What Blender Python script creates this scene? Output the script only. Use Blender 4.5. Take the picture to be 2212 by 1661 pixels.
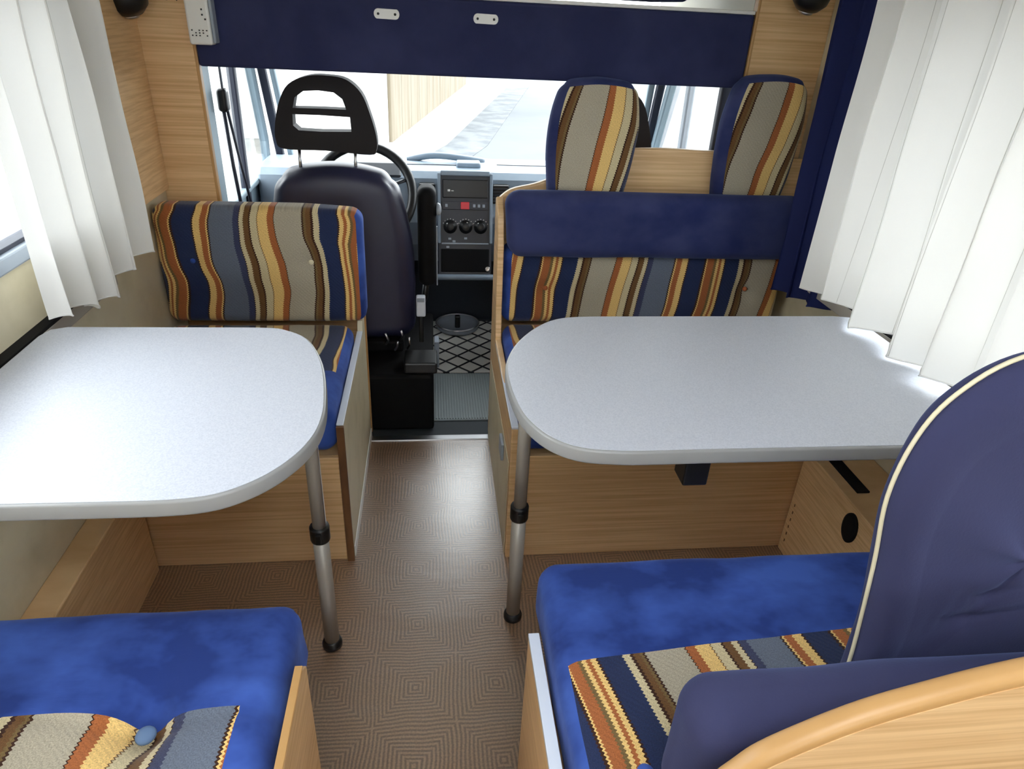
import bpy, bmesh, math, random
from mathutils import Vector, Matrix, noise
random.seed(7)
for o in list(bpy.data.objects): bpy.data.objects.remove(o, do_unlink=True)
S = bpy.context.scene
C = S.collection
pi = math.pi
# ---------------------------------------------------------------- camera
FPX, YAW, PITCH, ROLL, CZ = 1480.07, .1297, .5012, .0529, 1.2969
f_ = Vector((math.sin(YAW)*math.cos(PITCH), math.cos(YAW)*math.cos(PITCH), -math.sin(PITCH)))
r_ = Vector((math.cos(YAW), -math.sin(YAW), 0)); u_ = r_.cross(f_)
r2 = r_*math.cos(ROLL) + u_*math.sin(ROLL); u2 = -r_*math.sin(ROLL) + u_*math.cos(ROLL)
cam = bpy.data.cameras.new('camera'); co = bpy.data.objects.new('camera', cam); C.objects.link(co)
m = Matrix.Identity(4)
for i in range(3):
    m[i][0] = r2[i]; m[i][1] = u2[i]; m[i][2] = -f_[i]
m[0][3], m[1][3], m[2][3] = 0, 0, CZ
co.matrix_world = m
cam.sensor_fit = 'HORIZONTAL'; cam.sensor_width = 36; cam.lens = FPX/2212*36
cam.clip_start = .02; cam.clip_end = 300
S.camera = co
# ---------------------------------------------------------------- world, light, exposure
w = bpy.data.worlds.new('world'); S.world = w; w.use_nodes = True
bg = w.node_tree.nodes['Background']
bg.inputs[0].default_value = (.95, .975, 1, 1); bg.inputs[1].default_value = 7.5
S.view_settings.view_transform = 'Standard'; S.view_settings.look = 'None'
S.view_settings.exposure = 0.25; S.view_settings.gamma = 1; S.view_settings.use_curve_mapping = False
S.cycles.use_denoising = True
S.cycles.max_bounces = 10; S.cycles.diffuse_bounces = 6; S.cycles.transparent_max_bounces = 12
S.cycles.sample_clamp_indirect = 8
S.cycles.caustics_reflective = False; S.cycles.caustics_refractive = False
def area(name, loc, rot, sx, sy, power, col):
    l = bpy.data.lights.new(name, 'AREA'); l.shape = 'RECTANGLE'; l.size = sx; l.size_y = sy
    l.energy = power; l.color = col
    o = bpy.data.objects.new(name, l); C.objects.link(o); o.location = loc; o.rotation_euler = rot
    return o
LAMPS = []
# ---------------------------------------------------------------- helpers
def lin(c):
    def g(v):
        v /= 255
        return v/12.92 if v <= .04045 else ((v+.055)/1.055)**2.4
    return (g(c[0]), g(c[1]), g(c[2]), 1)
def tag(o, label=None, cat=None, group=None, kind=None):
    if label: o['label'] = label
    if cat: o['category'] = cat
    if group: o['group'] = group
    if kind: o['kind'] = kind
    return o
def thing(name, label, cat, loc=(0, 0, 0), group=None):
    o = bpy.data.objects.new(name, None); C.objects.link(o); o.location = loc
    o.empty_display_size = .05
    return tag(o, label, cat, group)
def link(name, me, mat, parent=None, smooth=True):
    o = bpy.data.objects.new(name, me); C.objects.link(o)
    if mat: me.materials.append(mat)
    if smooth:
        for p in me.polygons: p.use_smooth = True
    if parent:
        o.parent = parent
        L = parent.location.copy(); q = parent.parent
        while q: L += q.location; q = q.parent
        o.location = -L
    return o
def from_bm(name, bm, mat, parent=None, smooth=False):
    bmesh.ops.recalc_face_normals(bm, faces=bm.faces)
    me = bpy.data.meshes.new(name); bm.to_mesh(me); bm.free()
    return link(name, me, mat, parent, smooth)
def add_box(bm, lo, hi, bev=0, M=None, seg=2):
    b = bmesh.new(); bmesh.ops.create_cube(b, size=1)
    for v in b.verts:
        v.co = Vector([lo[i] + (v.co[i]+.5)*(hi[i]-lo[i]) for i in range(3)])
    if bev:
        bmesh.ops.bevel(b, geom=b.edges[:], offset=bev, segments=seg, profile=.5, affect='EDGES')
    if M: b.transform(M)
    t = bpy.data.meshes.new('t'); b.to_mesh(t); b.free(); bm.from_mesh(t); bpy.data.meshes.remove(t)
def box(name, lo, hi, mat, parent=None, bev=.003, M=None, seg=2):
    bm = bmesh.new(); add_box(bm, lo, hi, bev, M, seg)
    return from_bm(name, bm, mat, parent)
def boxes(name, lst, mat, parent=None, bev=.002, M=None):
    bm = bmesh.new()
    for lo, hi in lst: add_box(bm, lo, hi, bev, M)
    return from_bm(name, bm, mat, parent)
def prism(name, pts, ax, a, b, mat, parent=None, bev=.003, seg=3, M=None, smooth=False):
    """outline pts in the plane perpendicular to axis ax, from a to b"""
    bm = bmesh.new()
    def P(p, c):
        return {'x': (c, p[0], p[1]), 'y': (p[0], c, p[1]), 'z': (p[0], p[1], c)}[ax]
    v0 = [bm.verts.new(P(p, a)) for p in pts]; v1 = [bm.verts.new(P(p, b)) for p in pts]
    bm.faces.new(v0); bm.faces.new(v1[::-1])
    n = len(pts)
    for i in range(n): bm.faces.new((v0[i], v0[(i+1) % n], v1[(i+1) % n], v1[i]))
    bmesh.ops.recalc_face_normals(bm, faces=bm.faces)
    if bev:
        s0, s1 = set(v0), set(v1)
        ed = [e for e in bm.edges if (e.verts[0] in s0) == (e.verts[1] in s0)]
        bmesh.ops.bevel(bm, geom=ed, offset=bev, segments=seg, profile=.5, affect='EDGES')
    if M: bm.transform(M)
    o = from_bm(name, bm, mat, parent)
    if smooth:
        for p in o.data.polygons: p.use_smooth = len(p.vertices) == 4
    return o
def catmull(pts, n=6, closed=False):
    P = [Vector(p) for p in pts]; out = []; N = len(P)
    rng = range(N if closed else N-1)
    for i in rng:
        g = (lambda k: P[k % N]) if closed else (lambda k: P[max(0, min(N-1, k))])
        p0, p1, p2, p3 = g(i-1), g(i), g(i+1), g(i+2)
        for j in range(n):
            t = j/n
            out.append(.5*((2*p1)+(p2-p0)*t+(2*p0-5*p1+4*p2-p3)*t*t+(3*p1-p0-3*p2+p3)*t**3))
    if not closed: out.append(P[-1])
    return out
def add_tube(bm, path, r, seg=12, closed=False, rz=None):
    P = [Vector(p) for p in path]; N = len(P); rings = []
    up = None
    for i in range(N):
        if closed: d = P[(i+1) % N]-P[i-1]
        else: d = P[min(N-1, i+1)]-P[max(0, i-1)]
        d.normalize()
        if up is None:
            up = Vector((0, 0, 1)) if abs(d.z) < .9 else Vector((1, 0, 0))
        a = d.cross(up).normalized(); up = a.cross(d).normalized()
        rr = r[i] if isinstance(r, (list, tuple)) else r
        rings.append([bm.verts.new(P[i]+(a*math.cos(t)*rr+up*math.sin(t)*(rz or rr))) for t in [2*pi*k/seg for k in range(seg)]])
    for i in range(N if closed else N-1):
        A, B = rings[i], rings[(i+1) % N]
        for k in range(seg): bm.faces.new((A[k], A[(k+1) % seg], B[(k+1) % seg], B[k]))
    if not closed:
        bm.faces.new(rings[0]); bm.faces.new(rings[-1][::-1])
def tube(name, path, r, mat, parent=None, seg=12, closed=False, rz=None):
    bm = bmesh.new(); add_tube(bm, path, r, seg, closed, rz)
    return from_bm(name, bm, mat, parent, True)
def lathe(name, prof, M, mat, parent=None, seg=24):
    """prof: (radius, height) pairs, turned around local z then moved by M"""
    bm = bmesh.new(); rings = []
    for r, z in prof:
        rings.append([bm.verts.new((r*math.cos(2*pi*k/seg), r*math.sin(2*pi*k/seg), z)) for k in range(seg)])
    for A, B in zip(rings, rings[1:]):
        for k in range(seg): bm.faces.new((A[k], A[(k+1) % seg], B[(k+1) % seg], B[k]))
    bm.faces.new(rings[0][::-1]); bm.faces.new(rings[-1])
    bm.transform(M)
    return from_bm(name, bm, mat, parent, True)
def axis_steps(lo, hi, r, n, cuts=()):
    s = {lo, hi}
    for k in range(1, 4):
        s.add(lo+r*(1-math.cos(k*pi/8))*1.0 if False else lo+r*k/4); s.add(hi-r*k/4)
    s.add(lo+r); s.add(hi-r)
    for i in range(1, n): s.add(lo+r+(hi-lo-2*r)*i/n)
    for c in cuts:
        near = min(s, key=lambda q: abs(q-c))
        if lo < c < hi:
            if abs(near-c) < (hi-lo)/n*.4 and near not in (lo, hi): s.remove(near)
            s.add(c)
    return sorted(s)
def soft_block(name, lo, hi, r, n, parts, parent=None, disp=None, cuts=((), (), ()), uvf=None):
    """a rounded cushion; parts = [(part_name, material, test(p0, n))], first test that is true owns the face"""
    ax = [axis_steps(lo[i], hi[i], r, n[i], cuts[i]) for i in range(3)]
    verts = {}; P0 = []; PD = []; faces = []
    def vid(p):
        k = tuple(round(q, 5) for q in p)
        if k in verts: return verts[k]
        q = Vector([min(max(p[i], lo[i]+r), hi[i]-r) for i in range(3)])
        d = Vector(p)-q
        if d.length > 1e-9:
            # even arc spacing
            e = Vector([math.tan(max(-1, min(1, c/r))*pi/4) for c in d]); d = e.normalized()*r
        v = q+d
        nn = d.normalized() if d.length > 0 else Vector((0, 0, 1))
        if disp: v = disp(v, Vector(p), nn)
        verts[k] = len(P0); P0.append(Vector(p)); PD.append(v)
        return verts[k]
    for a in range(3):
        b, c = (a+1) % 3, (a+2) % 3
        for side in (0, 1):
            val = (lo, hi)[side][a]
            for i in range(len(ax[b])-1):
                for j in range(len(ax[c])-1):
                    q = []
                    for (ii, jj) in ((i, j), (i+1, j), (i+1, j+1), (i, j+1)):
                        p = [0, 0, 0]; p[a] = val; p[b] = ax[b][ii]; p[c] = ax[c][jj]; q.append(vid(p))
                    if side == 0: q.reverse()
                    nrm = Vector((0, 0, 0)); nrm[a] = 1 if side else -1
                    faces.append((q, nrm))
    buckets = [[] for _ in parts]
    for q, nrm in faces:
        c = sum((P0[i] for i in q), Vector())/4
        for k, pt in enumerate(parts):
            if pt[2](c, nrm): buckets[k].append(q); break
    out = []
    # shared smooth normals: compute on the full mesh
    full = bpy.data.meshes.new('full'); full.from_pydata([tuple(v) for v in PD], [], [f[0] for f in faces]); full.update()
    vn = [Vector(v.normal) for v in full.vertices]; bpy.data.meshes.remove(full)
    for k, (pn, mat, _) in enumerate(parts):
        if not buckets[k]: continue
        used = sorted({i for q in buckets[k] for i in q}); mp = {v: i for i, v in enumerate(used)}
        me = bpy.data.meshes.new(pn)
        me.from_pydata([tuple(PD[i]) for i in used], [], [[mp[i] for i in q] for q in buckets[k]]); me.update()
        uvl = me.uv_layers.new(name='UVMap')
        for L in me.loops:
            p = P0[used[L.vertex_index]]
            uvl.data[L.index].uv = uvf(p) if uvf else (p.x, p.y-p.z)
        o = link(pn, me, mat, parent)
        me.normals_split_custom_set_from_vertices([vn[i] for i in used])
        out.append(o)
    return out
# ---------------------------------------------------------------- materials
def mat(name, col, rough=.5, metal=0, spec=.5, sheen=0, bump=None, var=None, emis=None, coat=0):
    """bump=(scale xyz, strength); var=(scale xyz, colour2, lo, hi) mixes in a second colour by noise"""
    M = bpy.data.materials.new(name); M.use_nodes = True; nt = M.node_tree; N = nt.nodes; Lk = nt.links
    b = N['Principled BSDF']; b.inputs['Base Color'].default_value = lin(col)
    b.inputs['Roughness'].default_value = rough; b.inputs['Metallic'].default_value = metal
    b.inputs['Specular IOR Level'].default_value = spec
    b.inputs['Sheen Weight'].default_value = sheen; b.inputs['Coat Weight'].default_value = coat
    if sheen: b.inputs['Sheen Roughness'].default_value = .45; b.inputs['Sheen Tint'].default_value = lin((150, 170, 230))
    tc = N.new('ShaderNodeTexCoord')
    def nz(sc, det=4, base=1, rgh=.55):
        mp = N.new('ShaderNodeMapping'); mp.inputs['Scale'].default_value = sc
        t = N.new('ShaderNodeTexNoise'); t.inputs['Scale'].default_value = base; t.inputs['Detail'].default_value = det
        t.inputs['Roughness'].default_value = rgh
        Lk.new(tc.outputs['Object'], mp.inputs[0]); Lk.new(mp.outputs[0], t.inputs['Vector'])
        return t.outputs['Fac']
    if var:
        r = N.new('ShaderNodeMapRange'); r.inputs[1].default_value = var[2]; r.inputs[2].default_value = var[3]
        Lk.new(nz(var[0]), r.inputs[0])
        mx = N.new('ShaderNodeMix'); mx.data_type = 'RGBA'; mx.inputs[6].default_value = lin(col); mx.inputs[7].default_value = lin(var[1])
        Lk.new(r.outputs[0], mx.inputs[0]); Lk.new(mx.outputs[2], b.inputs['Base Color'])
    if bump:
        bp = N.new('ShaderNodeBump'); bp.inputs['Strength'].default_value = bump[1]; bp.inputs['Distance'].default_value = bump[2] if len(bump) > 2 else .002
        Lk.new(nz(bump[0]), bp.inputs['Height']); Lk.new(bp.outputs[0], b.inputs['Normal'])
    if emis:
        b.inputs['Emission Color'].default_value = lin(emis[0]); b.inputs['Emission Strength'].default_value = emis[1]
    return M
wood = mat('beech_wood', (228, 192, 144), .42, var=((3, 8, 160), (200, 158, 108), .38, .72), bump=((3, 8, 160), .15, .0005))
wood_edge = mat('beech_edge', (192, 150, 96), .4, var=((8, 8, 8), (178, 136, 84), .35, .75))
wood_dark = mat('walnut_tone_edge', (120, 82, 50), .5, var=((20, 20, 6), (92, 60, 36), .4, .7))
cream = mat('cream_wall_vinyl', (214, 204, 176), .5, var=((9, 9, 9), (200, 190, 160), .45, .7), bump=((60, 60, 60), .1))
ceil_m = mat('pale_ceiling_lining', (225, 222, 212), .6, bump=((90, 90, 90), .1))
white_pl = mat('white_plastic', (226, 226, 222), .35)
trim_w = mat('pale_blue_white_edging', (214, 222, 235), .25)
velvet = mat('blue_velvet', (62, 92, 172), .85, sheen=.25, spec=.15, var=((7, 9, 9), (36, 56, 120), .36, .62), bump=((30, 160, 160), .25, .0012))
velvet_d = mat('dark_blue_velvet', (54, 60, 98), .85, sheen=.2, spec=.15, var=((6, 5, 8), (30, 38, 82), .4, .7), bump=((140, 140, 140), .2, .001))
navy_cloth = mat('navy_seat_cloth', (56, 58, 88), .9, sheen=.2, spec=.1, bump=((300, 300, 300), .3, .001))
navy_vinyl = mat('navy_vinyl_seat_back', (40, 40, 66), .42, spec=.5, bump=((200, 200, 200), .08, .0006), var=((5, 5, 5), (32, 33, 56), .4, .7))
panel_blue = mat('blue_felt_panel', (54, 58, 92), .9, sheen=.15, spec=.1, var=((5, 5, 5), (45, 49, 82), .4, .65), bump=((260, 260, 260), .25, .001))
black = mat('black_plastic', (14, 14, 15), .4)
black_m = mat('black_matt', (9, 9, 11), .75, spec=.2)
hr_black = mat('charcoal_headrest', (34, 31, 33), .7, spec=.3, bump=((200, 200, 200), .2, .001))
metal = mat('brushed_metal', (190, 190, 192), .28, metal=1)
leg_m = mat('silver_grey_leg_paint', (168, 163, 154), .38, metal=.25, spec=.5)
dash_m = mat('silver_blue_dash', (134, 148, 162), .45, var=((6, 6, 6), (120, 136, 150), .4, .7), bump=((200, 200, 200), .08, .0005))
dash_d = mat('dark_dash_plastic', (44, 48, 56), .45)
pillar_m = mat('pale_teal_pillar', (136, 154, 164), .5)
pillar_d = mat('dark_seal', (38, 42, 58), .6)
red_m = mat('red_button', (190, 40, 50), .4, emis=((190, 40, 50), .15))
piping_m = mat('cream_piping', (214, 206, 176), .6)
seam = mat('dark_seam', (18, 22, 50), .9)
laminate = mat('table_laminate', (196, 200, 210), .42, spec=.4, var=((420, 420, 420), (182, 187, 199), .4, .65), bump=((300, 300, 300), .04, .0004))
lam_edge = mat('table_edging', (146, 147, 147), .35)
grey_frame = mat('grey_window_frame', (150, 160, 172), .4)
gasket = mat('dark_gasket', (40, 44, 58), .6)

def curtain_mat(name, col, transl, bumps=True):
    M = bpy.data.materials.new(name); M.use_nodes = True; nt = M.node_tree; N = nt.nodes; Lk = nt.links
    N.remove(N['Principled BSDF']); out = N['Material Output']
    d = N.new('ShaderNodeBsdfDiffuse'); t = N.new('ShaderNodeBsdfTranslucent'); mx = N.new('ShaderNodeMixShader')
    d.inputs[0].default_value = lin(col); t.inputs[0].default_value = lin(col); mx.inputs[0].default_value = transl
    tc = N.new('ShaderNodeTexCoord'); mp = N.new('ShaderNodeMapping'); mp.inputs['Scale'].default_value = (400, 400, 400)
    nz = N.new('ShaderNodeTexNoise'); nz.inputs['Scale'].default_value = 1
    bp = N.new('ShaderNodeBump'); bp.inputs['Strength'].default_value = .15; bp.inputs['Distance'].default_value = .001
    Lk.new(tc.outputs['Object'], mp.inputs[0]); Lk.new(mp.outputs[0], nz.inputs['Vector']); Lk.new(nz.outputs['Fac'], bp.inputs['Height'])
    Lk.new(bp.outputs[0], d.inputs['Normal'])
    Lk.new(d.outputs[0], mx.inputs[1]); Lk.new(t.outputs[0], mx.inputs[2]); Lk.new(mx.outputs[0], out.inputs[0])
    return M
white_curtain = curtain_mat('white_sheer_cotton', (230, 229, 225), .17)
blue_curtain_m = curtain_mat('blue_drape_cloth', (44, 50, 92), .25)

def glass_mat(name, tint, refl=.06):
    M = bpy.data.materials.new(name); M.use_nodes = True; nt = M.node_tree; N = nt.nodes; Lk = nt.links
    N.remove(N['Principled BSDF']); out = N['Material Output']
    t = N.new('ShaderNodeBsdfTransparent'); g = N.new('ShaderNodeBsdfGlossy'); mx = N.new('ShaderNodeMixShader')
    lw = N.new('ShaderNodeLayerWeight'); lw.inputs[0].default_value = .5
    fr = N.new('ShaderNodeMath'); fr.operation = 'POWER'; Lk.new(lw.outputs['Facing'], fr.inputs[0]); fr.inputs[1].default_value = 4
    t.inputs[0].default_value = tint; g.inputs['Roughness'].default_value = .02
    Lk.new(fr.outputs[0], mx.inputs[0]); Lk.new(t.outputs[0], mx.inputs[1]); Lk.new(g.outputs[0], mx.inputs[2])
    Lk.new(mx.outputs[0], out.inputs[0])
    return M
glass = glass_mat('window_glass', (.95, .97, .97, 1))
clear_plastic = glass_mat('clear_plastic', (.8, .85, .9, 1))
def frosted_mat():
    M = bpy.data.materials.new('frosted_hatch_acrylic'); M.use_nodes = True; N = M.node_tree.nodes; Lk = M.node_tree.links
    N.remove(N['Principled BSDF']); t = N.new('ShaderNodeBsdfTranslucent'); t.inputs[0].default_value = (.92, .93, .95, 1)
    Lk.new(t.outputs[0], N['Material Output'].inputs[0]); return M
frosted = frosted_mat()

RUST = (158, 94, 54); YEL = (222, 186, 118); CRM = (196, 182, 146); BRN = (104, 74, 44); OLV = (112, 92, 58)
BEI = (166, 158, 140); NAV = (36, 46, 78); SLT = (58, 62, 88); GRY = (98, 106, 120); DK = (58, 34, 24)
SEQ = [(0, DK), (.008, YEL), (.016, RUST), (.06, OLV), (.075, YEL), (.09, RUST), (.108, YEL), (.128, DK), (.134, NAV),
       (.22, CRM), (.250, DK), (.258, BRN), (.282, OLV), (.296, DK), (.303, BEI), (.447, DK), (.453, RUST), (.485, YEL), (.540, BRN),
       (.546, CRM), (.583, DK), (.590, BRN), (.625, CRM), (.645, DK), (.652, SLT), (.68, GRY), (.812, DK), (.818, YEL),
       (.826, RUST), (.858, YEL), (.893, DK), (.900, NAV)]
def stripe_mat(name, period, phase, flip=1, amp=.05, seed=0., tone=1.0, wave=4.0, slant=0.):
    M = bpy.data.materials.new(name); M.use_nodes = True; nt = M.node_tree; N = nt.nodes; Lk = nt.links
    b = N['Principled BSDF']; b.inputs['Roughness'].default_value = .88; b.inputs['Specular IOR Level'].default_value = .12
    b.inputs['Sheen Weight'].default_value = .15
    uv = N.new('ShaderNodeUVMap'); uv.uv_map = 'UVMap'
    sp = N.new('ShaderNodeSeparateXYZ'); Lk.new(uv.outputs[0], sp.inputs[0])
    def math_(op, a, b_=None, c=None):
        n = N.new('ShaderNodeMath'); n.operation = op
        for i, v in enumerate((a, b_, c)):
            if v is None: continue
            if isinstance(v, (int, float)): n.inputs[i].default_value = v
            else: Lk.new(v, n.inputs[i])
        return n.outputs[0]
    u, v = sp.outputs[0], sp.outputs[1]
    mp = N.new('ShaderNodeMapping'); mp.inputs['Scale'].default_value = (2.6, wave, 1); mp.inputs['Location'].default_value = (seed, seed*1.7, seed)
    nz = N.new('ShaderNodeTexNoise'); nz.inputs['Scale'].default_value = 1; nz.inputs['Detail'].default_value = 1.2
    Lk.new(uv.outputs[0], mp.inputs[0]); Lk.new(mp.outputs[0], nz.inputs['Vector'])
    wob = math_('MULTIPLY', math_('SUBTRACT', nz.outputs['Fac'], .5), amp*2.4)
    saw = math_('MULTIPLY', math_('PINGPONG', v, .0032), 1.0)
    t = math_('ADD', math_('ADD', u, wob), saw)
    t = math_('ADD', t, math_('MULTIPLY', v, slant))
    t = math_('ADD', math_('MULTIPLY', t, flip/period), phase)
    t = math_('FRACT', t)
    rp = N.new('ShaderNodeValToRGB'); rp.color_ramp.interpolation = 'CONSTANT'; el = rp.color_ramp.elements
    while len(el) > 1: el.remove(el[-1])
    el[0].position = 0; el[0].color = lin(SEQ[0][1])
    for p, c in SEQ[1:]:
        e = el.new(p); e.color = lin(c)
    Lk.new(t, rp.inputs[0])
    # woven speckle
    mp2 = N.new('ShaderNodeMapping'); mp2.inputs['Scale'].default_value = (520, 520, 520)
    n2 = N.new('ShaderNodeTexNoise'); n2.inputs['Scale'].default_value = 1; n2.inputs['Detail'].default_value = 2
    Lk.new(uv.outputs[0], mp2.inputs[0]); Lk.new(mp2.outputs[0], n2.inputs['Vector'])
    mr = N.new('ShaderNodeMapRange'); mr.inputs[1].default_value = .3; mr.inputs[2].default_value = .7
    mr.inputs[3].default_value = .72*tone; mr.inputs[4].default_value = 1.22*tone
    Lk.new(n2.outputs['Fac'], mr.inputs[0])
    mx = N.new('ShaderNodeMix'); mx.data_type = 'RGBA'; mx.blend_type = 'MULTIPLY'; mx.inputs[0].default_value = 1
    Lk.new(rp.outputs[0], mx.inputs[6]); Lk.new(mr.outputs[0], mx.inputs[7]); Lk.new(mx.outputs[2], b.inputs['Base Color'])
    # twill ribs
    wv = N.new('ShaderNodeTexWave'); wv.inputs['Scale'].default_value = 60; wv.bands_direction = 'DIAGONAL'; wv.inputs['Distortion'].default_value = 1
    Lk.new(uv.outputs[0], wv.inputs['Vector'])
    bp = N.new('ShaderNodeBump'); bp.inputs['Strength'].default_value = .35; bp.inputs['Distance'].default_value = .001
    Lk.new(wv.outputs['Fac'], bp.inputs['Height']); Lk.new(bp.outputs[0], b.inputs['Normal'])
    return M

def floor_material():
    M = bpy.data.materials.new('woven_square_vinyl_floor'); M.use_nodes = True; nt = M.node_tree; N = nt.nodes; Lk = nt.links
    b = N['Principled BSDF']; b.inputs['Roughness'].default_value = .36; b.inputs['Specular IOR Level'].default_value = .6; b.inputs['Coat Weight'].default_value = 1; b.inputs['Coat Roughness'].default_value = .32; b.inputs['Coat IOR'].default_value = 2.3
    tc = N.new('ShaderNodeTexCoord'); sp = N.new('ShaderNodeSeparateXYZ')
    # slight waviness of the sheet pattern
    Lk.new(tc.outputs['Object'], sp.inputs[0])
    def m_(op, a, b_=None):
        n = N.new('ShaderNodeMath'); n.operation = op
        for i, v in enumerate((a, b_)):
            if v is None: continue
            if isinstance(v, (int, float)): n.inputs[i].default_value = v
            else: Lk.new(v, n.inputs[i])
        return n.outputs[0]
    wp = N.new('ShaderNodeTexNoise'); wp.inputs['Scale'].default_value = 5
    Lk.new(tc.outputs['Object'], wp.inputs['Vector']); ww = m_('MULTIPLY', m_('SUBTRACT', wp.outputs['Fac'], .5), .03)
    x = m_('ADD', m_('ADD', sp.outputs[0], .047), ww); y = m_('SUBTRACT', m_('ADD', sp.outputs[1], .06), ww)
    cell = .088
    a = m_('PINGPONG', x, cell); c = m_('PINGPONG', y, cell)
    # checker: in odd cells the stripes run the other way
    fx = m_('FLOOR', m_('DIVIDE', x, cell)); fy = m_('FLOOR', m_('DIVIDE', y, cell))
    d = m_('MAXIMUM', a, c)
    st = m_('SINE', m_('MULTIPLY', d, 2*pi*10.25/cell))
    nz = N.new('ShaderNodeTexNoise'); nz.inputs['Scale'].default_value = 260; nz.inputs['Detail'].default_value = 2
    Lk.new(tc.outputs['Object'], nz.inputs['Vector'])
    h = m_('ADD', st, m_('MULTIPLY', m_('SUBTRACT', nz.outputs['Fac'], .5), 3.4))
    mr = N.new('ShaderNodeMapRange'); mr.inputs[1].default_value = -.9; mr.inputs[2].default_value = 1.1
    Lk.new(h, mr.inputs[0])
    mx = N.new('ShaderNodeMix'); mx.data_type = 'RGBA'; mx.inputs[6].default_value = lin((86, 60, 42)); mx.inputs[7].default_value = lin((158, 126, 96))
    Lk.new(mr.outputs[0], mx.inputs[0]); Lk.new(mx.outputs[2], b.inputs['Base Color'])
    big = N.new('ShaderNodeTexNoise'); big.inputs['Scale'].default_value = 6; big.inputs['Detail'].default_value = 3
    mp = N.new('ShaderNodeMapping'); mp.inputs['Scale'].default_value = (1, 2.2, 1)
    Lk.new(tc.outputs['Object'], mp.inputs[0]); Lk.new(mp.outputs[0], big.inputs['Vector'])
    hh = m_('ADD', m_('MULTIPLY', mr.outputs[0], .0005), m_('MULTIPLY', big.outputs['Fac'], .012))
    bp = N.new('ShaderNodeBump'); bp.inputs['Strength'].default_value = .6; bp.inputs['Distance'].default_value = 1
    Lk.new(hh, bp.inputs['Height']); Lk.new(bp.outputs[0], b.inputs['Normal'])
    return M
def diamond_mat():
    M = bpy.data.materials.new('quilted_cab_mat'); M.use_nodes = True; nt = M.node_tree; N = nt.nodes; Lk = nt.links
    b = N['Principled BSDF']; b.inputs['Roughness'].default_value = .6
    tc = N.new('ShaderNodeTexCoord'); mp = N.new('ShaderNodeMapping'); mp.inputs['Rotation'].default_value = (0, 0, pi/4)
    mp.inputs['Scale'].default_value = (1, 1, 1)
    Lk.new(tc.outputs['Object'], mp.inputs[0]); sp = N.new('ShaderNodeSeparateXYZ'); Lk.new(mp.outputs[0], sp.inputs[0])
    def m_(op, a, b_=None):
        n = N.new('ShaderNodeMath'); n.operation = op
        for i, v in enumerate((a, b_)):
            if v is None: continue
            if isinstance(v, (int, float)): n.inputs[i].default_value = v
            else: Lk.new(v, n.inputs[i])
        return n.outputs[0]
    c = .036
    d = m_('MINIMUM', m_('PINGPONG', sp.outputs[0], c), m_('PINGPONG', sp.outputs[1], c))
    mr = N.new('ShaderNodeMapRange'); mr.inputs[1].default_value = .004; mr.inputs[2].default_value = .0065; Lk.new(d, mr.inputs[0])
    mx = N.new('ShaderNodeMix'); mx.data_type = 'RGBA'; mx.inputs[6].default_value = lin((26, 30, 38)); mx.inputs[7].default_value = lin((205, 204, 198))
    Lk.new(mr.outputs[0], mx.inputs[0]); Lk.new(mx.outputs[2], b.inputs['Base Color'])
    bp = N.new('ShaderNodeBump'); bp.inputs['Distance'].default_value = .003; Lk.new(mr.outputs[0], bp.inputs['Height']); Lk.new(bp.outputs[0], b.inputs['Normal'])
    return M
# ================================================================ THE SETTING
XL, XR = -.76, 1.12
YB, YF = -1.7, 1.99
ZC = 1.72
def struct(o, label=None):
    o['kind'] = 'structure'
    if label: o['label'] = label
    return o
struct(box('floor', (XL-.03, YB, -.03), (XR+.03, YF-.012, 0), floor_material(), bev=0), 'brown vinyl floor with a woven concentric square pattern')
cabf = mat('black_cab_floor_rubber', (52, 58, 64), .7)
struct(box('floor_cab', (-.70, YF-.012, -.06), (.95, 3.30, -.03), cabf, bev=0), 'dark rubber floor of the driving cab')
struct(box('trim_1', (-.25, YF-.030, -.028), (.215, YF-.002, .004), metal, bev=.002), 'metal threshold strip between living area floor and cab')
# left wall with window opening y -.35..1.66, z .86..1.40
def wall_x(name, xa, xb, y0, y1, z1, win, mt):
    wy0, wy1, wz0, wz1 = win
    return struct(boxes(name, [((xa, y0, -.02), (xb, y1, wz0)), ((xa, y0, wz1), (xb, y1, z1)),
                               ((xa, y0, wz0), (xb, wy0, wz1)), ((xa, wy1, wz0), (xb, y1, wz1))], mt, bev=0))
WL = (.45, 1.60, .845, 1.36)
WR = (.0, 1.50, .80, 1.42)
wall_x('wall_left', XL-.035, XL, YB, 2.10, ZC, WL, cream)
wall_x('wall_right', XR, XR+.035, YB, 2.10, ZC, WR, cream)
struct(boxes('wall_back', [((XL, YB-.03, 0), (XR, YB, 1.05)), ((XL, YB-.03, 1.5), (XR, YB, ZC)), ((XL, YB-.03, 1.05), (-.6, YB, 1.5)), ((.9, YB-.03, 1.05), (XR, YB, 1.5))], cream, bev=0))
r = bpy.data.objects.new('window_7', None); C.objects.link(r); r.location = (.15, YB, 1.05); tag(r, 'rear window behind the viewer', kind='structure')
box('pane', (-.6, YB-.02, 1.05), (.9, YB-.012, 1.5), glass, r, bev=0)
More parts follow.
